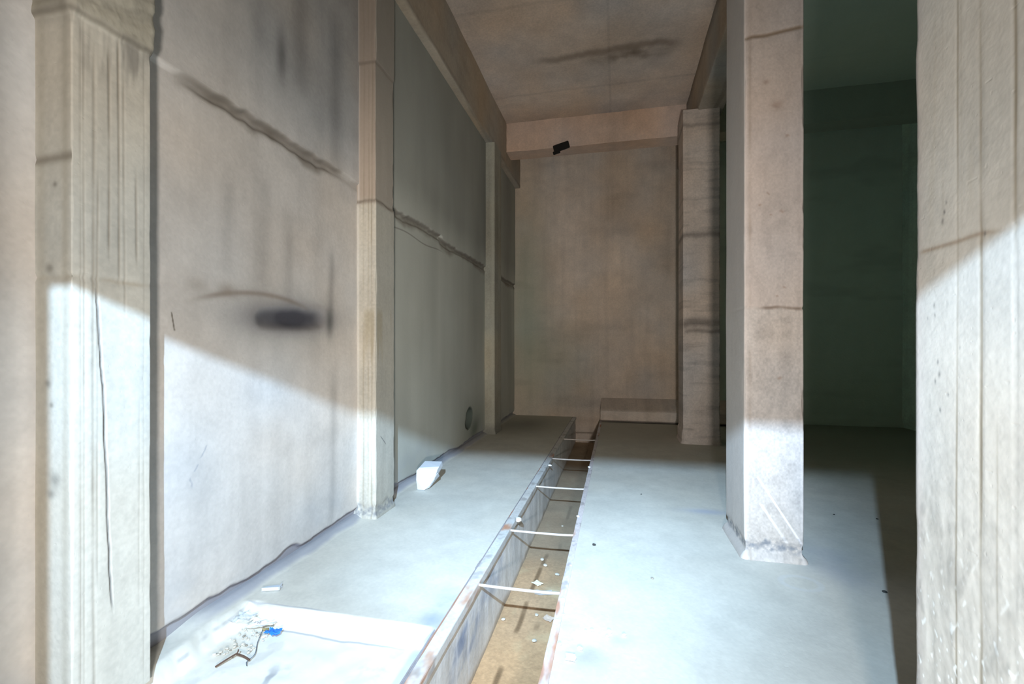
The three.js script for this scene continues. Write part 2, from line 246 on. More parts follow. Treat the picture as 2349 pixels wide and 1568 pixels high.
// first engaged column on the left wall: board marks, skewed crack, rough joint
{
  const groove = (z, y) => { let d = 0;
    for (const [c, y0, y1, w, k] of [[-1.537, 0, 2.9, 0.006, 0.6], [-1.553, 0.6, 2.35, 0.004, 0.7], [-1.598, 2.0, 2.95, 0.005, 1], [-1.64, 1.9, 3.0, 0.005, 1], [-1.663, 1.75, 2.9, 0.004, 0.5], [-1.716, 2.0, 2.42, 0.005, 0.9], [-1.73, 0.4, 1.4, 0.003, 0.4], [-1.752, 0, 3, 0.003, 0.3], [-1.5, 0, 3, 0.004, 0.5], [-1.487, 0, 3.1, 0.003, 0.6]])
      d += k * bump1(z + 0.004 * fbm(y * 1.6, c * 40, 3), c, w) * sm(y0 - 0.05, y0 + 0.1, y) * sm(y1 + 0.05, y1 - 0.1, y) * (0.55 + 0.6 * fbm(y * 4, c * 90, 3));
    return d; };
  const crack = (z, y) => sm(0.006, 0.0015, Math.abs(z + 1.556 + (1.745 - y) * 0.06 - 0.02 * sm(1.5, 0.6, y) + 0.003 * fbm(y * 14, 1, 2))) * sm(0.42, 0.5, y) * sm(1.9, 1.75, y);
  const cap = (p) => 3.0 + 0.03 * fbm(p.z * 6 + p.x * 4, 2, 3) + 0.12 * (p.z + 1.45) * -0.3;
  column({ x0: XW - 0.1, x1: -2.185, z0: -1.79, z1: -1.45, h: 5.4, rc: 0.01, du: [0.012, 0.005, 0.2, 0.2], tw: 640, th: 1800,
    ys: [...lowY, ...spans(0.2, 0.03, 1.2, 0.02, 2.85, 0.01, 3.3, 0.05, 5.4).slice(1)],
    disp: (p) => { let d = 0.003 * fbm(p.z * 6 + p.x * 5, p.y * 1.5, 3) + edgeChip(p, 0.02);
      if (side(p) === 'R') d -= 0.006 * groove(p.z, p.y) + 0.007 * crack(p.z, p.y);
      d += 0.014 * sm(-0.02, 0.01, p.y - cap(p)) + 0.009 * sm(2.98, 3.05, p.y) * fbm(p.z * 14 + p.y * 9, p.y * 16, 4);
      d -= 0.006 * bump1(p.y - 1.895, 0, 0.008) * (0.5 + fbm(p.z * 12, 5, 2)) + 0.005 * bump1(p.y, 2.39, 0.012) * (side(p) === 'F' ? 1 : 0);
      d += 0.004 * sm(2.8, 2.9, p.y) * sm(3.02, 2.98, p.y) * fbm(p.z * 30, p.y * 2, 3); return d - 0.004; },
    colour: (p, o) => { const q = p.z + p.x; tone(o, [186, 180, 168], q, p.y, { cloud: 0.07, run: 0.07, grain: 0.04, s: 51 });
      if (side(p) === 'R') { mix(o, 112, 102, 88, Math.min(0.85, groove(p.z, p.y) * 0.75)); mix(o, 96, 92, 88, 0.8 * crack(p.z, p.y)); mix(o, 158, 143, 118, 0.4 * sm(0.1, 0.5, fbm(p.z * 10, p.y * 0.7, 3)) * sm(1.85, 2.0, p.y)); }
      if (side(p) === 'F') { mix(o, 140, 132, 116, 0.35 * bump1(p.x, -2.225, 0.02) + 0.3 * bump1(p.x, -2.36, 0.03)); mix(o, 110, 102, 90, 0.6 * bump1(p.y, 2.39 + (p.x + 2.3) * 0.05, 0.02)); for (const [x, y, r] of [[-2.31, 1.93, 0.02], [-2.28, 2.28, 0.012], [-2.32, 1.45, 0.016], [-2.3, 1.36, 0.012], [-2.28, 1.05, 0.03], [-2.3, 0.99, 0.02]]) mix(o, 108, 104, 96, 0.6 * blob(p.x, p.y, x, y, r, r)); }
      mix(o, 132, 112, 88, 0.6 * bump1(p.y - 1.895 - 0.006 * fbm(p.z * 20, 1, 2), 0, 0.01) * sm(-0.5, 0.3, fbm(p.z * 8, 3, 2)));
      mix(o, 150, 141, 122, 0.55 * sm(2.97, 3.05, p.y)); mul(o, 1 - 0.2 * sm(2.98, 3.04, p.y) * Math.max(0, fbm(p.z * 12 + p.y * 10, p.y * 22, 3))); mix(o, 116, 110, 102, 0.6 * sm(0.05, 0.5, fbm(p.z * 22, p.y * 3, 3)) * sm(2.7, 2.9, p.y) * sm(3.04, 3.0, p.y));
      mix(o, 90, 82, 70, 0.5 * bump1(p.y, cap(p), 0.012)); },
    label: 'board-marked engaged column nearest on the left wall, with a long skewed crack' });
}
// second engaged column on the left wall
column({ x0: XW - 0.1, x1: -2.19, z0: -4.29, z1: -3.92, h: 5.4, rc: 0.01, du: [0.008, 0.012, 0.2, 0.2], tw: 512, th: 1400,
  ys: [...lowY, ...spans(0.2, 0.03, 2.9, 0.012, 3.1, 0.04, 4.2, 0.012, 4.36, 0.06, 5.4).slice(1)],
  disp: (p) => { let d = 0.004 * fbm(p.z * 5 + p.x * 6, p.y * 1.4, 3) + edgeChip(p, 0.025) + footDisp(p, 0.035, 0.12, 0.01);
    if (side(p) === 'F') for (const [c, k] of [[-2.235, 1], [-2.27, 0.7], [-2.32, 0.8]]) d -= 0.005 * k * bump1(p.x + 0.006 * fbm(p.y * 1.5, c * 50, 3), c, 0.006) * (0.5 + 0.6 * fbm(p.y * 3, c * 70, 2));
    d += 0.012 * sm(4.27, 4.29, p.y) + 0.01 * sm(2.965, 2.985, p.y + 0.02 * fbm(p.x * 9 + p.z * 7, 3, 2)) * -1; return d; },
  colour: (p, o) => { const q = p.x + p.z; tone(o, [196, 185, 168], q, p.y, { cloud: 0.08, run: 0.1, grain: 0.05, s: 61 }); const u = sm(2.9, 3.05, p.y);
    mix(o, 168, 148, 132, 0.75 * u); mul(o, 1 - 0.1 * sm(3.2, 4.6, p.y)); if (side(p) === 'R') mix(o, 146, 144, 134, 0.45);  // side face greyed in the colour, since it catches less light
    if (side(p) === 'F') { for (const [c, k] of [[-2.235, 1], [-2.27, 0.7], [-2.32, 0.8]]) mix(o, 132, 120, 98, 0.55 * k * bump1(p.x + 0.006 * fbm(p.y * 1.5, c * 50, 3), c, 0.008) * (0.5 + 0.6 * fbm(p.y * 3, c * 70, 2))); mix(o, 226, 220, 214, 0.45 * bump1(p.x, -2.375, 0.012)); }
    mix(o, 105, 92, 80, 0.6 * bump1(p.y, 4.275, 0.016) + 0.4 * bump1(p.y, 2.97, 0.02)); mix(o, 150, 136, 108, 0.4 * sm(0.1, 0.5, fbm(q * 12, p.y, 3)) * sm(1.4, 1.5, p.y) * sm(2.0, 1.9, p.y)); footTint(p, o, 0.03, 0.09);
    if (side(p) === 'R') mix(o, 80, 80, 80, 0.7 * sm(0.008, 0.003, Math.abs(p.y - 0.72 + (p.z + 4.05) * -0.9)) * sm(-4.0, -4.02, p.z) * sm(-4.12, -4.1, p.z)); },
  label: 'engaged column in the middle of the left wall, pinkish above and pale below' });
// third engaged column, in the far left corner
column({ x0: XW - 0.1, x1: -2.2, z0: -8.75, z1: -8.25, h: 5.4, rc: 0.012, du: [0.03, 0.05, 0.2, 0.2], tw: 320, th: 800,
  ys: [...lowY, ...spans(0.2, 0.06, 5.4).slice(1)],
  disp: (p) => 0.004 * fbm(p.z * 5 + p.x * 6, p.y * 1.4, 3) + edgeChip(p, 0.03) + 0.02 * sm(0.1, 0, p.y),
  colour: (p, o) => { tone(o, [158, 152, 136], p.x + p.z, p.y, { cloud: 0.12, run: 0.12, grain: 0.06, s: 71 }); if (side(p) === 'F') mix(o, 176, 170, 152, 0.4 * bump1(p.x, -2.24, 0.03)); mix(o, 104, 102, 94, 0.5 * sm(0.25, 0.02, p.y)); },
  label: 'farthest engaged column on the left wall, narrow and dim, beside the dark hole' });
// free column in the middle of the right row
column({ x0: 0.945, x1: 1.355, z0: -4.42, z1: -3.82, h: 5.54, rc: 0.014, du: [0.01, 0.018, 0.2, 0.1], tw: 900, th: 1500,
  ys: [...lowY, ...spans(0.2, 0.025, 1.8, 0.01, 2.0, 0.04, 3.9, 0.012, 4.06, 0.06, 5.54).slice(1)],
  disp: (p) => { let d = 0.005 * fbm(p.z * 4 + p.x * 5, p.y * 1.2, 3) + edgeChip(p, 0.028) + footDisp(p, 0.05, 0.13);
    d -= 0.008 * bump1(p.y - 1.9 - 0.012 * fbm(p.x * 9 + p.z * 7, 4, 3), 0, 0.008) * sm(-0.3, 0.2, fbm(p.x * 7 + p.z * 5, 9, 2));
    if (side(p) === 'F') { d -= 0.007 * bump1(p.y - 3.965 - (p.x - 1.15) * 0.12 - 0.01 * fbm(p.x * 9, 4, 2), 0, 0.01); d -= 0.004 * bump1(p.x, 0.965 + 0.004 * fbm(p.y * 3, 6, 2), 0.006) + 0.003 * bump1(p.x, 1.335, 0.005); }
    return d; },
  colour: (p, o) => { const q = p.x + p.z; tone(o, [190, 178, 169], q * 1.5, p.y * 1.2, { cloud: 0.1, run: 0.05, grain: 0.07, hue: 7, s: 81 });
    mul(o, 1 - 0.06 * sm(0.0, 0.5, fbm(q * 14, p.y * 10 + 3, 4))); const u = sm(1.88, 1.92, p.y); mix(o, 194, 170, 157, 0.4 * u * (0.7 + 0.5 * fbm(q * 2, p.y, 2)));
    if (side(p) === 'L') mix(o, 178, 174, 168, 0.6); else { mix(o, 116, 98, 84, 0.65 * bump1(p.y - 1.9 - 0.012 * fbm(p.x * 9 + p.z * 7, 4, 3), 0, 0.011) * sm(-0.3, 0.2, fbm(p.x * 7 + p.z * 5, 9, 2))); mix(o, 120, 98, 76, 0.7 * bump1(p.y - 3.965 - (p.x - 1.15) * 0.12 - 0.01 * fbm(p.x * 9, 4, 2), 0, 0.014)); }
    mix(o, 222, 208, 200, 0.4 * bump1(p.x, 0.955, 0.014) + 0.3 * bump1(p.x, 1.345, 0.012)); mix(o, 150, 132, 116, 0.35 * bump1(p.x, 0.985, 0.012) * (0.6 + fbm(p.y * 4, 1, 2)));
    if (side(p) === 'F') for (const [x, y, r] of [[1.24, 3.18, 0.02], [1.11, 2.76, 0.014], [1.1, 3.6, 0.03], [1.17, 3.42, 0.05], [1.2, 2.62, 0.02], [1.13, 2.6, 0.012], [1.17, 1.99, 0.012], [1.19, 1.37, 0.02], [1.05, 2.68, 0.014], [1.22, 2.05, 0.014]]) mix(o, 148, 122, 106, 0.5 * blob(p.x + 0.01 * fbm(p.y * 60, x * 40, 2), p.y + 0.01 * fbm(p.x * 60, y * 9, 2), x, y, r * 0.8, r * 0.6));
    if (side(p) === 'F') { const l = (x1, y1, x2, y2, w) => { const t = (p.y - y1) / (y2 - y1), xx = x1 + (x2 - x1) * t; return t > 0 && t < 1 ? sm(w, w * 0.3, Math.abs(p.x - xx)) : 0; }; mix(o, 240, 228, 226, 0.6 * l(1.04, 0.62, 1.34, 0.14, 0.012) + 0.4 * l(1.06, 0.42, 1.24, 0.14, 0.016)); mix(o, 150, 140, 132, 0.4 * sm(0.1, 0.5, fbm(p.x * 22, p.y * 30, 3)) * sm(0.4, 0.15, p.y)); }
    footTint(p, o, 0.07, 0.13); },
  label: 'free-standing concrete column in the middle of the right row, pinkish with a cracked mortar foot' });
// far column of the right row
column({ x0: 1.078, x1: 1.652, z0: -8.75, z1: -8.15, h: 5.56, rc: 0.014, du: [0.03, 0.2, 0.2, 0.05], tw: 512, th: 900,
  ys: [...lowY, ...spans(0.2, 0.05, 5.56).slice(1)],
  disp: (p) => 0.006 * fbm(p.z * 4 + p.x * 5, p.y * 1.3, 3) + edgeChip(p, 0.03) + 0.018 * sm(0.26, 0.2, p.y + 0.03 * fbm(p.x * 9, 1, 2)) + 0.02 * sm(0.06, 0, p.y),
  colour: (p, o) => { tone(o, [206, 190, 178], p.x + p.z, p.y, { cloud: 0.1, run: 0.05, grain: 0.06, hue: 8, s: 91 }); mul(o, 1 - 0.09 * sm(0.0, 0.5, fbm(p.x * 2, p.y * 14, 3)));
    for (const [y, w, k] of [[3.47, 0.05, 0.35], [2.0, 0.08, 0.45], [1.86, 0.04, 0.3], [0.55, 0.1, 0.2], [0.24, 0.02, 0.4], [5.3, 0.04, 0.3]]) mul(o, 1 - 0.7 * k * bump1(p.y + 0.04 * fbm(p.x * 5, y, 3), y, w) * sm(-0.4, 0.3, fbm(p.x * 5, y * 3, 2))); },
  label: 'farthest column of the right row, grey and dim, standing before the back wall' });
// pier at the right: its long face runs past the frame
column({ x0: 0.93, x1: 1.5, z0: -1.745, z1: -0.49, h: 5.54, rc: 0.03, du: [0.2, 0.2, 0.06, 0.008], tw: 1300, th: 1400,
  ys: spans(0, 0.03, 0.6, 0.015, 2.4, 0.03, 5.54),
  disp: (p) => { let d = 0.0015 * fbm(p.z * 5, p.y * 1.2 + 3, 3);
    if (p.nx < -0.3 || p.nz < -0.2) { for (const [c, w, k] of [[-1.54, 0.003, 0.6], [-1.452, 0.0045, 1], [-1.345, 0.004, 0.7], [-1.525, 0.003, 0.3], [-1.24, 0.004, 0.8], [-1.1, 0.004, 0.6]]) d -= 0.003 * k * bump1(p.z + 0.006 * fbm(p.y * 1.1, c * 60, 4), c, w) * (0.6 + 0.5 * fbm(p.y * 3, c * 33, 2));
      d -= 0.008 * Math.max(0, fbm(p.y * 5, 2, 4)) * bump1(p.z, -1.735, 0.025); d += 0.004 * fbm(p.z * 16 + p.y * 10, p.y * 9 - p.z * 22, 4) * sm(1.6, 0.6, p.y) * sm(-1.74, -1.66, p.z); d -= 0.003 * bump1(p.y - 1.895 - 0.01 * fbm(p.z * 6, 3, 2), 0, 0.006); }
    return d; },
  colour: (p, o) => { tone(o, [190, 183, 173], p.z, p.y, { cloud: 0.05, run: 0.06, grain: 0.03, hue: 7, s: 101 }); mix(o, 204, 184, 176, 0.4 * bump1(p.z, -1.73, 0.035));  // pinkish strip paints the highlight along the rounded far corner
    mix(o, 176, 150, 108, 0.35 * sm(0.1, 0.5, fbm(p.z * 12, p.y * 0.5, 3)) * sm(1.85, 2.2, p.y));
    for (const [c, w, k, y0, y1] of [[-1.54, 0.0035, 0.75, 0, 6], [-1.452, 0.005, 1, 0.4, 6], [-1.345, 0.005, 0.9, 1.9, 6], [-1.525, 0.004, 0.25, 1.8, 6], [-1.40, 0.003, 0.35, 0.4, 1.4], [-1.60, 0.004, 0.2, 1.9, 2.6]]) mix(o, 118, 104, 84, k * bump1(p.z + 0.006 * fbm(p.y * 1.1, c * 60, 4), c, w) * (0.55 + 0.6 * fbm(p.y * 3, c * 33, 2)) * sm(y0 - 0.1, y0 + 0.1, p.y) * sm(y1 + 0.1, y1 - 0.1, p.y));
    mix(o, 126, 104, 84, 0.5 * bump1(p.y - 1.895 - 0.01 * fbm(p.z * 6, 3, 2), 0, 0.007) * sm(-1.72, -1.68, p.z) * sm(-1.36, -1.46, p.z));
    for (const [z, y, r, k] of [[-1.593, 1.995, 0.008, 0.9], [-1.6, 1.97, 0.01, 0.7], [-1.585, 2.02, 0.006, 0.6], [-1.637, 1.727, 0.007, 0.6], [-1.633, 1.698, 0.007, 0.6], [-1.667, 1.69, 0.006, 0.5], [-1.62, 1.557, 0.008, 0.7], [-1.612, 1.521, 0.01, 0.7], [-1.63, 1.5, 0.008, 0.6], [-1.608, 1.416, 0.007, 0.8], [-1.575, 1.464, 0.006, 0.7], [-1.53, 1.6, 0.006, 0.4], [-1.44, 1.895, 0.007, 0.7]]) mix(o, 100, 96, 92, 0.8 * k * blob(p.z + 0.003 * fbm(p.y * 160, z * 99, 2), p.y, z, y, r * 0.5, r * 0.9));
    const t = vn(p.z * 60 + p.y * 45, p.y * 36 - p.z * 60); mix(o, 246, 244, 238, 0.8 * sm(0.78, 0.93, t) * sm(1.25, 0.5, p.y)); mul(o, 1 - 0.1 * sm(0.1, 0.5, fbm(p.z * 16 + p.y * 10, p.y * 9 - p.z * 22, 3)) * sm(1.6, 0.8, p.y)); },
  label: 'pale board-marked concrete pier filling the right edge, its long face raked by light' });

// ------------------------------------------------------------------ floor
const floor = new THREE.Group(); floor.name = 'floor'; floor.userData.kind = 'structure'; scene.add(floor);
const FZ0 = -0.3, flX = spans(XW - 0.06, 0.018, -1.0), flZ = spans(FZ0, 0.06, -1.5, 0.018, -2.8, 0.08, ZB);
const recess = (x, z) => sm(-2.475, -2.435, z + 0.015 * fbm(x * 6, 2, 3)) * sm(-2.3, -2.22, x + 0.03 * fbm(z * 5, 6, 3) - 0.03 * (z + 2.4)) * sm(-1.0, -1.06, x);
const floorL = sheet(flX, flZ, (x, z) => [x, 0, z], [0, 1, 0], (x, z) => { const r = recess(x, z); return -0.1 * r + 0.004 * fbm(x * 1.5, z * 1.5, 3) + 0.008 * r * fbm(x * 9, z * 9, 4) + 0.035 * sm(-2.31, -2.4, x + 0.02 * fbm(z * 4, 5, 2)) * sm(-2.0, -2.3, z); }, false);
const floorTexL = makeTex(440, 2000, (u, v, o) => {
  const x = XW - 0.06 + u * 1.45, z = FZ0 + v * (ZB - FZ0);
  tone(o, [208, 203, 191], x, z, { cloud: 0.05, run: 0, grain: 0.025, hue: 3, s: 111 });
  const r = recess(x, z); mix(o, 236, 232, 222, 0.9 * r); mul(o, 1 - 0.06 * r * sm(0.15, 0.5, fbm(x * 10, z * 10, 4)));
  mix(o, 150, 152, 160, 0.6 * sm(0.012, 0.003, Math.abs(z + 2.4 + 0.012 * fbm(x * 5, 3, 3))) * sm(-2.05, -1.95, x) * sm(-1.1, -1.3, x));
  mix(o, 150, 150, 156, 0.5 * sm(0.01, 0.003, Math.abs(z + 2.487 + 0.01 * fbm(x * 6, 8, 2))) * sm(-1.6, -1.8, x) * sm(-2.3, -2.25, x));
  mix(o, 122, 124, 132, 0.35 * sm(0.008, 0.002, Math.abs(x + 2.27 - 0.05 * (z + 2.4) + 0.03 * fbm(z * 5, 6, 3))) * sm(-2.5, -2.42, z) * sm(-0.3, 0.2, fbm(z * 14, 5, 2)));
  mix(o, 206, 192, 170, 0.6 * blob(x, z, -2.13, -2.2, 0.1, 0.13) * (1 + 0.6 * fbm(x * 14, z * 14, 3)));
  mix(o, 128, 130, 146, 0.55 * sm(-2.31, -2.36, x + 0.03 * fbm(z * 4, 5, 2)) * sm(-2.1, -2.4, z));  // shadowed strip along the wall foot, put into the floor colour
  mix(o, 150, 160, 182, 0.5 * blob(x, z, -1.05, -2.6, 0.09, 0.3) * (1 + fbm(x * 9, z * 9, 3)));
  const fold = Math.abs(x + 1.76 - 0.5 * (z + 2.05) + 0.04 * fbm(x * 9, z * 9, 3)); mix(o, 140, 142, 150, 0.6 * sm(0.035, 0.01, fold) * bump1(z, -2.05, 0.08));
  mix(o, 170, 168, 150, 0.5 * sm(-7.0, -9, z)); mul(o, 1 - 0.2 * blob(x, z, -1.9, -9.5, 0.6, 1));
});
mesh('slab', flipUp(floorL), concrete(floorTexL, 1.45, 10.5, { bump: 0.0012, rough: 0.85 }), floor);
function flipUp(g) { const n = g.attributes.normal; let s = 0; for (let i = 0; i < n.count; i += 50) s += n.getY(i); if (s < 0) { const a = g.index.array; for (let i = 0; i < a.length; i += 3) { const t = a[i]; a[i] = a[i + 1]; a[i + 1] = t; } g.computeVertexNormals(); } return g; }
const frX = spans(TX1 + 0.045, 0.04, 1.2, 0.1, XR), frZ = spans(FZ0, 0.05, -3.2, 0.1, ZB);
const floorTexR = makeTex(1500, 1500, (u, v, o) => {
  const x = TX1 + 0.045 + u * (XR - TX1 - 0.045), z = FZ0 + v * (ZB - FZ0);
  tone(o, [208, 203, 191], x, z, { cloud: 0.05, run: 0, grain: 0.025, hue: 3, s: 121 });
  mix(o, 172, 176, 192, 0.65 * blob(x + 0.2 * (z + 4.8), z, 0.85, -4.82, 0.2, 0.07));
  const k = sm(-0.35, 0.5, fbm(x * 7, z * 7, 4)); mix(o, 168, 166, 174, 0.85 * k * (blob(x, z, -0.17, -2.44, 0.13, 0.1) + 0.7 * blob(x, z, 0.0, -2.62, 0.08, 0.06) + 0.7 * blob(x, z, -0.27, -2.6, 0.07, 0.09)));
  mix(o, 214, 212, 210, 0.4 * sm(0.03, 0.01, Math.abs(Math.hypot((x - 1.22), (z + 3.5) * 1.2) - 0.12)));
  mix(o, 176, 176, 184, 0.4 * blob(x, z, 1.6, -3.9, 0.25, 0.4) * (1 + fbm(x * 4, z * 4, 3)));
  mix(o, 165, 160, 146, 0.5 * sm(-7.0, -9, z)); mix(o, 120, 138, 120, 0.6 * sm(1.5, 2.6, x) * sm(-5.5, -8, z));  // green part paints the murk on the unlit bay floor
});
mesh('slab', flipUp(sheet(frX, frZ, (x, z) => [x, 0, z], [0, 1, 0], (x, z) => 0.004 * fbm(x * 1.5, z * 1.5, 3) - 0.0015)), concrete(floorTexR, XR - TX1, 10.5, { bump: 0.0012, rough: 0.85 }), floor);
// trench: two walls, a muddy bed
const tz = spans(FZ0, 0.03, -4.5, 0.06, -7, 0.12, ZB), tl = ZB - FZ0;
const trenchTex = (s, base) => makeTex(1800, 110, (u, v, o) => {
  const z = FZ0 + u * tl, y = TD + v * -TD; tone(o, base, z, y * 1.6, { cloud: 0.07, run: 0.12, grain: 0.04, hue: 3, s });
  const k = sm(-0.3, 0.4, fbm(z * 3 + s, y * 6, 4)); mix(o, 112, 126, 156, 0.75 * k * (bump1(z, -2.75, 0.35) * sm(-0.06, -0.2, y) * sm(-0.5, -0.3, y) + 0.5 * bump1(z, -3.6, 0.5) * sm(-0.05, -0.12, y) * sm(-0.35, -0.2, y)));
  for (const [c, y0] of [[-2.84, -0.14], [-2.86, -0.26], [-2.62, -0.1], [-3.3, -0.1], [-3.05, -0.15]]) mix(o, 228, 228, 232, 0.6 * sm(0.014, 0.005, Math.abs(z - c + 0.01 * fbm(y * 9, c, 2))) * sm(y0 + 0.01, y0 - 0.02, y) * sm(y0 - 0.4, y0 - 0.2, y));
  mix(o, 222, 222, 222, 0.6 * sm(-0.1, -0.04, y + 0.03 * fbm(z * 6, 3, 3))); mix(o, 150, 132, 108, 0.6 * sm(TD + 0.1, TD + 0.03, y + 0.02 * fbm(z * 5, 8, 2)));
});
const tY = [TD - 0.03, TD + 0.04, -0.45, -0.35, -0.25, -0.18, -0.13, -0.1, -0.085, -0.07, -0.055, -0.04, -0.025, -0.012, 0];
const lip = (z, y) => 0.012 * sm(-0.075, -0.055, y + 0.03 * fbm(z * 3, 4, 3)) + 0.006 * fbm(z * 5, y * 9, 4);
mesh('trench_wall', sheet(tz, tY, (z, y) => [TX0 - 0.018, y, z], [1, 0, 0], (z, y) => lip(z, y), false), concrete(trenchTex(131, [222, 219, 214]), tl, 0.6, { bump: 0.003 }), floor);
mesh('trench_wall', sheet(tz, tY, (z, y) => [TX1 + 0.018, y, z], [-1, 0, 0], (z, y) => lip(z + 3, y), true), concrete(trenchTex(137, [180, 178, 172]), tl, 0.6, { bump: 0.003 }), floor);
const bedTex = makeTex(160, 1800, (u, v, o) => {
  const x = TX0 - 0.03 + u * 0.61, z = FZ0 + v * tl; tone(o, [192, 157, 120], x, z, { cloud: 0.1, run: 0, grain: 0.07, hue: 5, s: 141 });
  mix(o, 205, 180, 140, 0.5 * sm(0.1, 0.6, fbm(x * 6, z * 4, 4))); const w = 0.02 * fbm(z * 3, 4, 3);
  mix(o, 88, 66, 42, 0.6 * sm(0.03, 0.006, Math.abs(x + 0.765 + w + (z + 3.4) * 0.02)) * sm(-0.35, 0.35, fbm(z * 5, 7, 3)) * sm(-5.6, -5, z));
  mix(o, 96, 72, 48, 0.45 * sm(0.03, 0.006, Math.abs(x + 0.62 + w)) * sm(0, 0.4, fbm(z * 3 + 5, 2, 3)));
  mix(o, 150, 142, 128, 0.55 * sm(-4.3, -5.2, z)); mix(o, 214, 196, 160, 0.6 * bump1(x, -0.56, 0.12) * bump1(z, -4.15, 0.08) * (1 + fbm(x * 20, z * 20, 2)));
});
mesh('trench_bed', flipUp(sheet(spans(TX0 - 0.03, 0.03, TX1 + 0.03), tz, (x, z) => [x, TD, z], [0, 1, 0], (x, z) => 0.012 * fbm(x * 4, z * 2.5, 4))), concrete(bedTex, 0.61, tl, { bump: 0.004 }), floor);
mesh('ground', thick([new THREE.BoxGeometry(8.5, 0.3, 11).translate(1.6, TD - 0.25, -5.5), new THREE.BoxGeometry(1.3, 0.4, 10.5).translate(-1.75, -0.35, -5.55), new THREE.BoxGeometry(5.6, 0.5, 10.5).translate(2.8, -0.28, -5.55)]), STD(0x8a857c, 0.95), floor);

// steel angles that edge the trench
function rustTex(s, amount, pale) { return makeTex(1400, 64, (u, v, o) => { const z = 0.3 + u * 10.5; tone(o, pale, z, v * 0.3, { cloud: 0.06, run: 0, grain: 0.06, hue: 4, s }); const k = sm(0.05, 0.45, fbm(z * 2.5, v * 2 + s, 4) + amount * (bump1(z, 3.0, 0.45) + 0.8 * bump1(z, 2.25, 0.2)) - 0.2); mix(o, 178, 112, 76, 0.75 * k); mix(o, 140, 132, 128, 0.5 * sm(0.2, 0.6, fbm(z * 9, v * 3, 3))); }); }
function strip(x0, x1, y0, y1, zs, wob) { // a long thin bar with slightly ragged edges
  const pts = [[x0, y0], [x1, y0], [x1, y1], [x0, y1], [x0, y0]];
  return sheet(zs, [0, 1, 2, 3, 4], (z, t) => [pts[t][0] + (wob ? wob * fbm(z * 7, t % 4, 3) : 0), pts[t][1] + 0.0015 * fbm(z * 4, t % 4, 2), z], [0, 1, 0], null, true).toNonIndexed();
}
const rz = spans(FZ0, 0.04, -7, 0.1, ZB + 0.02);
const rimZ = (g) => { g.computeVertexNormals(); return g; };
const eL = thing('steel_edge_angle', 'steel angle edging the left side of the trench, pale with a rusty outer line', 'steel edging');
const mL = new THREE.MeshStandardMaterial({ map: rustTex(151, 0.02, [206, 204, 200]), roughness: 0.8 });
mesh('flange', rimZ(strip(TX0 - 0.072, TX0, -0.006, 0.004, rz, 0.0015)), mL, eL);
mesh('leg', rimZ(strip(TX0 - 0.006, TX0 + 0.001, -0.05, 0.0, rz, 0.001)), mL, eL);
const mR0 = new THREE.MeshStandardMaterial({ map: rustTex(157, 0.45, [150, 144, 146]), roughness: 0.9 });
mesh('joint_strip', rimZ(strip(TX0 - 0.096, TX0 - 0.073, -0.03, -0.001, rz, 0.002)), mR0, eL).userData.label = 'rust-brown joint along the outer edge';
const eR = thing('steel_edge_angle', 'steel angle edging the right side of the trench, flaking pinkish rust and white paint', 'steel edging');
const mR = new THREE.MeshStandardMaterial({ map: rustTex(163, 0.22, [206, 196, 194]), roughness: 0.85 });
mesh('flange', rimZ(strip(TX1, TX1 + 0.046, -0.006, 0.004, rz, 0.003)), mR, eR);
mesh('leg', rimZ(strip(TX1 - 0.001, TX1 + 0.006, -0.05, 0.0, rz, 0.001)), mR, eR);

// cross bars over the trench
const barMat = new THREE.MeshStandardMaterial({ map: makeTex(64, 64, (u, v, o) => { tone(o, [196, 188, 182], u * 0.6, v * 0.6, { s: 171, grain: 0.12 }); mix(o, 150, 104, 76, 0.35 * sm(0.1, 0.6, fbm(u * 5, v * 5, 3))); }), roughness: 0.75, metalness: 0.1 });
const barNames = ['nearest steel bar across the trench, casting a sharp kinked shadow', 'second nearest steel bar across the trench, level with the white chip on its rim', 'third steel bar across the trench, above the middle of the bed', 'fourth steel bar across the trench, right at the edge of the light', 'farthest steel bar across the trench, in the dark beyond the light'];
[-3.02, -3.982, -5.31, -6.69, -8.165].forEach((z, i) => {
  const c = new THREE.CatmullRomCurve3([new THREE.Vector3(TX0 - 0.0, 0, 0.004), new THREE.Vector3(-0.8, -0.003, 0.001), new THREE.Vector3(-0.62, -0.005, -0.003), new THREE.Vector3(-0.45, -0.003, -0.004), new THREE.Vector3(TX1 + 0.0, 0, -0.008)]);
  const m = mesh('steel_bar', new THREE.TubeGeometry(c, 24, 0.0095, 8, false), barMat); m.position.set(0, -0.012, z); m.userData = { label: barNames[i], category: 'steel bar' };
});

// ------------------------------------------------------------------ far right bay wall, partition with the doorway, room behind
const bayTex = makeTex(512, 512, (u, v, o) => { tone(o, [190, 216, 196], u * 10, v * 6, { cloud: 0.16, run: 0.06, grain: 0.06, hue: 5, s: 181 }); });  // green is the cast of the dark bay, put into the colour
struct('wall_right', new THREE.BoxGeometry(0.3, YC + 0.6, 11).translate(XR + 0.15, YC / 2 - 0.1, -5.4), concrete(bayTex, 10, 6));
const partMat = STD(0xb5aa9c, 0.95);
struct('wall_front', thick([new THREE.BoxGeometry(1.3, YC + 0.5, 0.15).translate(-1.99, YC / 2 - 0.2, -0.425), new THREE.BoxGeometry(XR - 0.93, YC + 0.5, 0.15).translate((XR + 0.93) / 2, YC / 2 - 0.2, -0.425), new THREE.BoxGeometry(2.27, YC - 2.25, 0.15).translate(-0.205, (YC + 2.25) / 2, -0.425)]), partMat);
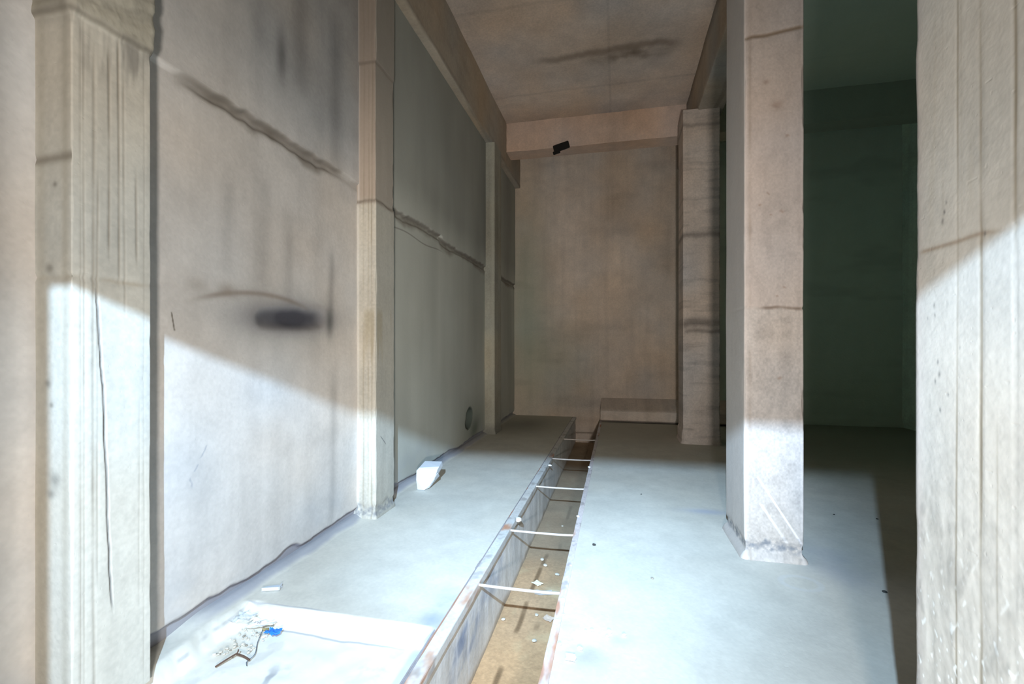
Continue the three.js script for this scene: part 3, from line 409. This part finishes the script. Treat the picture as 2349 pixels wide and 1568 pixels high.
struct('wall_rear', thick([new THREE.BoxGeometry(9, YC + 0.6, 0.3).translate(1.6, YC / 2, 3.6), new THREE.BoxGeometry(0.3, YC + 0.6, 4).translate(XR + 0.15, YC / 2, 1.7)]), STD(0x8f877c, 0.95));
mesh('slab', new THREE.BoxGeometry(8.6, 0.3, 4.1).translate(1.6, -0.16, 1.62), STD(0x9a958c, 0.95), floor);

// ------------------------------------------------------------------ loose things
const white = new THREE.MeshStandardMaterial({ color: 0xced2d8, roughness: 0.85 });
{ // broken block of white foam leaning by the left wall
  const P = [[0, 0, 0.02], [0.07, 0, 0.03], [0.12, 0.02, 0.0], [-0.01, 0.1, 0.03], [-0.01, 0.19, 0.02], [0.01, 0.215, 0.0], [0.2, 0.2, 0.0], [0.21, 0.225, -0.03], [0.17, 0.1, 0.0], [0.02, 0.245, -0.15], [0.2, 0.245, -0.16], [0.02, 0, -0.16], [0.12, 0.03, -0.17], [0.21, 0.2, -0.15], [0.0, 0.12, -0.16]].map((p) => new THREE.Vector3(...p));
  const m = solo('foam_block', new ConvexGeometry(P), white, 'broken white foam block on the floor by the left wall past the middle column', 'block', [-2.19, 0.004, -4.86]); m.rotation.set(0, 0.08, 0); m.scale.setScalar(1.12);
  mesh('broken_ledge', new ConvexGeometry([[0.075, 0, 0.03], [0.13, 0.045, 0.03], [0.178, 0.125, 0.012], [0.196, 0.16, -0.04], [0.12, 0.115, 0.022], [0.085, 0.05, 0.04], [0.1, 0, -0.12], [0.18, 0.1, -0.14]].map((p) => new THREE.Vector3(...p))), white, m);
}
{ // small white bracket with two holes
  const t = thing('plastic_bracket', 'small white plastic bracket with two holes on the floor by the left wall', 'bracket', [-2.23, 0.003, -2.64]); t.rotation.y = 0.35;
  const s = new THREE.Shape(); s.moveTo(-0.055, -0.03); s.lineTo(0.05, -0.03); s.lineTo(0.058, 0.015); s.lineTo(0.02, 0.032); s.lineTo(-0.05, 0.02); s.closePath();
  for (const x of [-0.008, 0.022]) { const h = new THREE.Path(); h.absarc(x, -0.002, 0.005, 0, 6.283, true); s.holes.push(h); }
  const g = new THREE.ExtrudeGeometry(s, { depth: 0.005, bevelSize: 0.001, bevelThickness: 0.001, bevelSegments: 1 }); g.rotateX(-Math.PI / 2); mesh('plate', g, white, t);
  mesh('flange', box(-0.056, 0.05, 0, 0.022, 0.026, 0.032, 0.002), white, t); mesh('flange', box(0.05, 0.056, 0, 0.022, -0.02, 0.03, 0.002), white, t);
}
function crumple(w, d, hgt, s, n = 12) { // a crumpled sheet lying on the ground
  const g = sheet(span(-w / 2, w / 2, w / n), span(-d / 2, d / 2, d / n), (x, z) => [x + 0.15 * w * fbm(z * 3 / d + s, s, 2), 0.002 + hgt * (0.5 + 0.5 * fbm(x * 5 / w + s, z * 5 / d, 3)), z + 0.15 * d * fbm(x * 3 / w, s + 4, 2)], [0, 1, 0], null, true);
  return g;
}
const paper = new THREE.MeshStandardMaterial({ color: 0xf2efe9, roughness: 0.9, side: THREE.DoubleSide });
const film = new THREE.MeshPhysicalMaterial({ color: 0xf4f8fb, roughness: 0.25, transmission: 0.6, thickness: 0, side: THREE.DoubleSide });
solo('plastic_bag', crumple(0.13, 0.1, 0.05, 3), film, 'crumpled clear plastic film in the corner of the floor recess', 'plastic', [-2.215, -0.06, -2.375]);
{
  const cv = document.createElement('canvas'); cv.width = 256; cv.height = 160; const c = cv.getContext('2d'); c.fillStyle = '#efece8'; c.fillRect(0, 0, 256, 160); c.fillStyle = '#77757c'; c.font = 'bold 44px sans-serif'; c.save(); c.translate(36, 110); c.rotate(-0.2); c.fillText('A IF', 0, 0); c.restore();
  const tx = new THREE.CanvasTexture(cv); tx.colorSpace = THREE.SRGBColorSpace;
  const m = solo('paper_scrap', crumple(0.16, 0.09, 0.035, 8), new THREE.MeshStandardMaterial({ map: tx, roughness: 0.9, side: THREE.DoubleSide }), 'torn white paper with faint grey print beside the clear film', 'paper', [-2.09, -0.085, -2.4]); m.rotation.y = 0.3;
}
solo('plastic_wrapper', crumple(0.085, 0.06, 0.04, 15), new THREE.MeshStandardMaterial({ color: 0x2f7fe8, roughness: 0.4, side: THREE.DoubleSide }), 'crumpled bright blue plastic wrapper below the step', 'wrapper', [-1.965, -0.09, -2.345]);
solo('cigarette_butt', new THREE.CylinderGeometry(0.008, 0.008, 0.035, 10).rotateZ(Math.PI / 2).rotateY(0.3), STD(0x9a8a62, 0.9), 'short tan cigarette butt between paper scrap and blue wrapper', 'butt', [-2.05, -0.083, -2.37]);
{ // forked twig
  const t = thing('twig', 'forked brown twig lying in the recess near the left column', 'twig', [-2.03, -0.085, -2.13]); const bark = STD(0x5a4438, 0.95);
  const tube = (a, b, r) => new THREE.TubeGeometry(new THREE.CatmullRomCurve3([new THREE.Vector3(...a), new THREE.Vector3((a[0] + b[0]) / 2 + 0.004, (a[1] + b[1]) / 2 + 0.004, (a[2] + b[2]) / 2), new THREE.Vector3(...b)]), 8, r, 6);
  mesh('stem', tube([0, 0.012, 0], [0.1, 0.004, 0.015], 0.0055), bark, t); mesh('branch', tube([0, 0.012, 0], [-0.035, 0.003, 0.1], 0.0045), bark, t); mesh('stub', tube([0.004, 0.012, 0], [0.004, 0.028, -0.012], 0.004), bark, t);
}
{ // thin dark wire
  const c = new THREE.CatmullRomCurve3([[-2.06, -0.082, -2.36], [-2.0, -0.084, -2.25], [-1.94, -0.086, -2.16], [-1.935, -0.084, -2.1], [-1.915, -0.086, -2.08]].map((p) => new THREE.Vector3(...p)));
  solo('wire', new THREE.TubeGeometry(c, 24, 0.0022, 6), STD(0x55606e, 0.6), 'thin grey curved wire trailing from the cigarette butt across the recess', 'wire');
}
function pebble(r, s) { const g = new THREE.IcosahedronGeometry(r, 1), p = g.attributes.position; for (let i = 0; i < p.count; i++) { const x = p.getX(i), y = p.getY(i), z = p.getZ(i), k = 0.75 + 0.5 * vn(x / r * 1.3 + s * 7, y / r * 1.3 + z / r * 0.9 + s); p.setXYZ(i, x * k * 1.2, y * k * 0.6, z * k); } g.computeVertexNormals(); return g; }
const crumbGeo = [1, 2, 3, 4].map((s) => pebble(1, s));
const crumbMat = [STD(0xf3f2f0, 0.9), STD(0xc9c1b2, 0.9), STD(0x8f877b, 0.9), STD(0x3c3b38, 0.9)];
const at = (name, i, m, r, p, label, category, group) => { const o = solo(name, crumbGeo[i % 4], crumbMat[m], label, category, [p[0], p[1] + r * 0.35, p[2]], group); o.scale.setScalar(r); o.rotation.y = i * 1.7; return o; };
// rubble heaped in the corner of the recess
for (let i = 0; i < 70; i++) { const a = rnd(), b = rnd(); const x = -2.2 + 0.2 * a + 0.02 * b, z = -2.36 + 0.24 * b; at('rubble_crumb', i, i % 5 === 0 ? 2 : i % 6 ? 1 : 0, 0.004 + 0.009 * rnd() * rnd(), [x, -0.095, z], 'pale mortar crumb in the rubble heap at the corner of the floor recess', 'crumb', 'mortar crumbs heaped in the recess corner'); }
// crumbs along the right rim of the trench
[[-0.31, -2.76], [-0.17, -2.63], [-0.135, -2.645], [-0.04, -2.65], [0.04, -2.64], [-0.05, -2.61], [-0.34, -2.7], [-0.35, -2.64], [-0.3, -2.48], [-0.19, -2.47], [-0.335, -2.93], [-0.33, -3.4]].forEach(([x, z], i) => at('plaster_crumb', i, 0, 0.006 + 0.007 * rnd(), [x, 0.003, z], 'white plaster crumb on the floor along the right trench rim, near the bluish stain', 'crumb', 'white crumbs by the right trench rim'));
solo('paper_scrap', crumple(0.05, 0.06, 0.006, 23, 6), paper, 'flat white scrap on the bluish stain right of the trench', 'paper', [-0.23, 0.003, -2.39]);
at('plaster_chunk', 1, 0, 0.03, [-0.9, -0.02, -4.24], 'white plaster chunk stuck on the left trench rim between the second and third bars', 'chunk');
at('plaster_chunk', 2, 0, 0.022, [-0.895, -0.02, -6.3], 'white plaster chunk on the left trench rim just before the fourth bar', 'chunk');
at('plaster_chunk', 3, 0, 0.016, [-0.36, 0.004, -6.24], 'white chip on the right trench rim just before the fourth bar', 'chip');
at('plaster_chunk', 0, 0, 0.014, [-0.358, 0.004, -4.4], 'white chip on the right trench rim between the second and third bars', 'chip');
// scraps on the trench bed
const BY = TD + 0.012;
const scrap = (w, d, x, z, s, label, mat = paper) => { const m = solo('paper_scrap', crumple(w, d, 0.012, s, 6), mat, label, 'scrap', [x, BY, z]); m.rotation.y = s; };
scrap(0.07, 0.08, -0.54, -3.7, 1.1, 'square off-white scrap on the trench bed before the nearest bar', STD(0xdac2ae, 0.95, { side: THREE.DoubleSide }));
scrap(0.09, 0.07, -0.72, -4.23, 2.4, 'creamy torn scrap on the trench bed just behind the nearest bar', STD(0xf1e6c8, 0.9, { side: THREE.DoubleSide }));
scrap(0.16, 0.08, -0.64, -4.08, 3.3, 'crumpled clear film on the trench bed under the nearest bar', film);
[[-0.65, -5.66, 'pale crumb on the trench bed seen just above the second nearest bar'], [-0.75, -4.72, 'pale crumb in the left half of the trench bed between the two nearest bars'], [-0.56, -4.44, 'pale crumb near the right side of the trench bed just beyond the nearest bar'], [-0.64, -3.73, 'pale crumb on the trench bed left of the square off-white scrap'], [-0.89, -3.61, 'pale crumb close to the left trench wall just before the nearest bar'], [-0.7, -4.6, 'pale crumb in the middle of the trench bed above the creamy torn scrap'], [-0.6, -3.4, 'pale crumb on the trench bed nearest to the bottom of the picture']].forEach(([x, z, w], i) => at('plaster_crumb', i, 1, 0.012 + 0.008 * rnd(), [x, BY, z], w, 'crumb', 'pale crumbs on the trench bed'));
// dark chips on the right floor
[[2.03, -5.0, 'beside the middle right column, in the light'], [2.37, -4.96, 'at the edge of the shadow in the right bay'], [1.71, -3.49, 'in the shadow of the right pier'], [-0.18, -3.8, 'close to the right trench rim'], [0.26, -5.23, 'between trench and middle right column'], [0.24, -3.34, 'in the middle of the bright right floor']].forEach(([x, z, w], i) => at('mortar_chip', i, i === 5 ? 2 : 3, i === 2 ? 0.013 : i === 3 ? 0.013 : 0.009, [x, 0, z], `dark flat chip on the floor ${w}`, 'chip'));

// ------------------------------------------------------------------ tripod with the two lamp heads, behind the camera
{
  const t = thing('work_light', 'black tripod work light with two heads in the room behind the doorway', 'lamp', [0, 0, 0.95]); const black = STD(0x1a1b1d, 0.5);
  const rod = (a, b, r) => { const A = new THREE.Vector3(...a), B = new THREE.Vector3(...b), g = new THREE.CylinderGeometry(r, r, A.distanceTo(B), 12); g.applyQuaternion(new THREE.Quaternion().setFromUnitVectors(new THREE.Vector3(0, 1, 0), B.clone().sub(A).normalize())); g.translate((a[0] + b[0]) / 2, (a[1] + b[1]) / 2, (a[2] + b[2]) / 2); return g; };
  mesh('pole', rod([0, 0.3, 0], [0, 2.62, 0], 0.014), black, t);
  for (let i = 0; i < 3; i++) { const a = i * 2.094 + 0.5; mesh('leg', rod([0, 0.7, 0], [0.45 * Math.cos(a), 0.01, 0.45 * Math.sin(a)], 0.011), black, t); }
  const head = (L, r, depth) => { // housing behind the lens
    const g = new THREE.Group(); g.name = 'lamp_head'; g.position.set(L.pos[0], L.pos[1], L.pos[2] - 0.95); t.add(g); g.lookAt(new THREE.Vector3(...L.aim)); return g; };
  const h1 = head(LED);
  mesh('housing', new THREE.CylinderGeometry(0.035, 0.03, 0.14, 20).rotateX(Math.PI / 2).translate(0, 0, -0.09), black, h1);
  mesh('lens', new THREE.CylinderGeometry(0.022, 0.022, 0.004, 20).rotateX(Math.PI / 2).translate(0, 0, -0.016), new THREE.MeshStandardMaterial({ color: 0xffffff, emissive: new THREE.Color().setRGB(...LED.color), emissiveIntensity: 3 }), h1);
  mesh('bracket', rod([LED.pos[0], LED.pos[1], LED.pos[2] - 0.95 + 0.13], [0, 2.6, 0], 0.008), black, t);
  const h2 = head(HAL);
  mesh('housing', box(-0.14, 0.14, -0.1, 0.1, -0.12, -0.02, 0.01), black, h2);
  mesh('lens', new THREE.BoxGeometry(HAL.w, HAL.h, 0.004).translate(0, 0, -0.014), new THREE.MeshStandardMaterial({ color: 0xffffff, emissive: new THREE.Color().setRGB(...HAL.color), emissiveIntensity: 3 }), h2);
  mesh('bracket', rod([HAL.pos[0], HAL.pos[1], HAL.pos[2] - 0.95 + 0.11], [0, 1.3, 0], 0.008), black, t);
  const spot = (L, power, angle, aim, radius) => { // LED reflector beams and the added far beam: bright in the middle, fading smoothly to the rim
    const sp = new THREE.SpotLight(new THREE.Color().setRGB(...L.color), power, 0, angle * Math.PI / 180, 1, 2);
    sp.position.set(...L.pos); sp.target.position.set(...aim); sp.castShadow = true; sp.shadow.radius = radius; sp.shadow.mapSize.set(2048, 2048); sp.shadow.bias = -0.0005; scene.add(sp, sp.target);
  };
  spot(LED, LED.beam, LED.beamAngle, LED.aim, 1.1); spot(LED, LED.spill, LED.spillAngle, LED.spillAim, 1.1);
  spot(HAL, HAL.beam, HAL.beamAngle, HAL.addedBeamAim, 5);  // added beam that lifts the far end of the room
  const ra = new THREE.RectAreaLight(new THREE.Color().setRGB(...HAL.color), HAL.power, HAL.w, HAL.h);
  ra.position.set(...HAL.pos); ra.lookAt(...HAL.aim); scene.add(ra);
}
renderer.render(scene, camera);
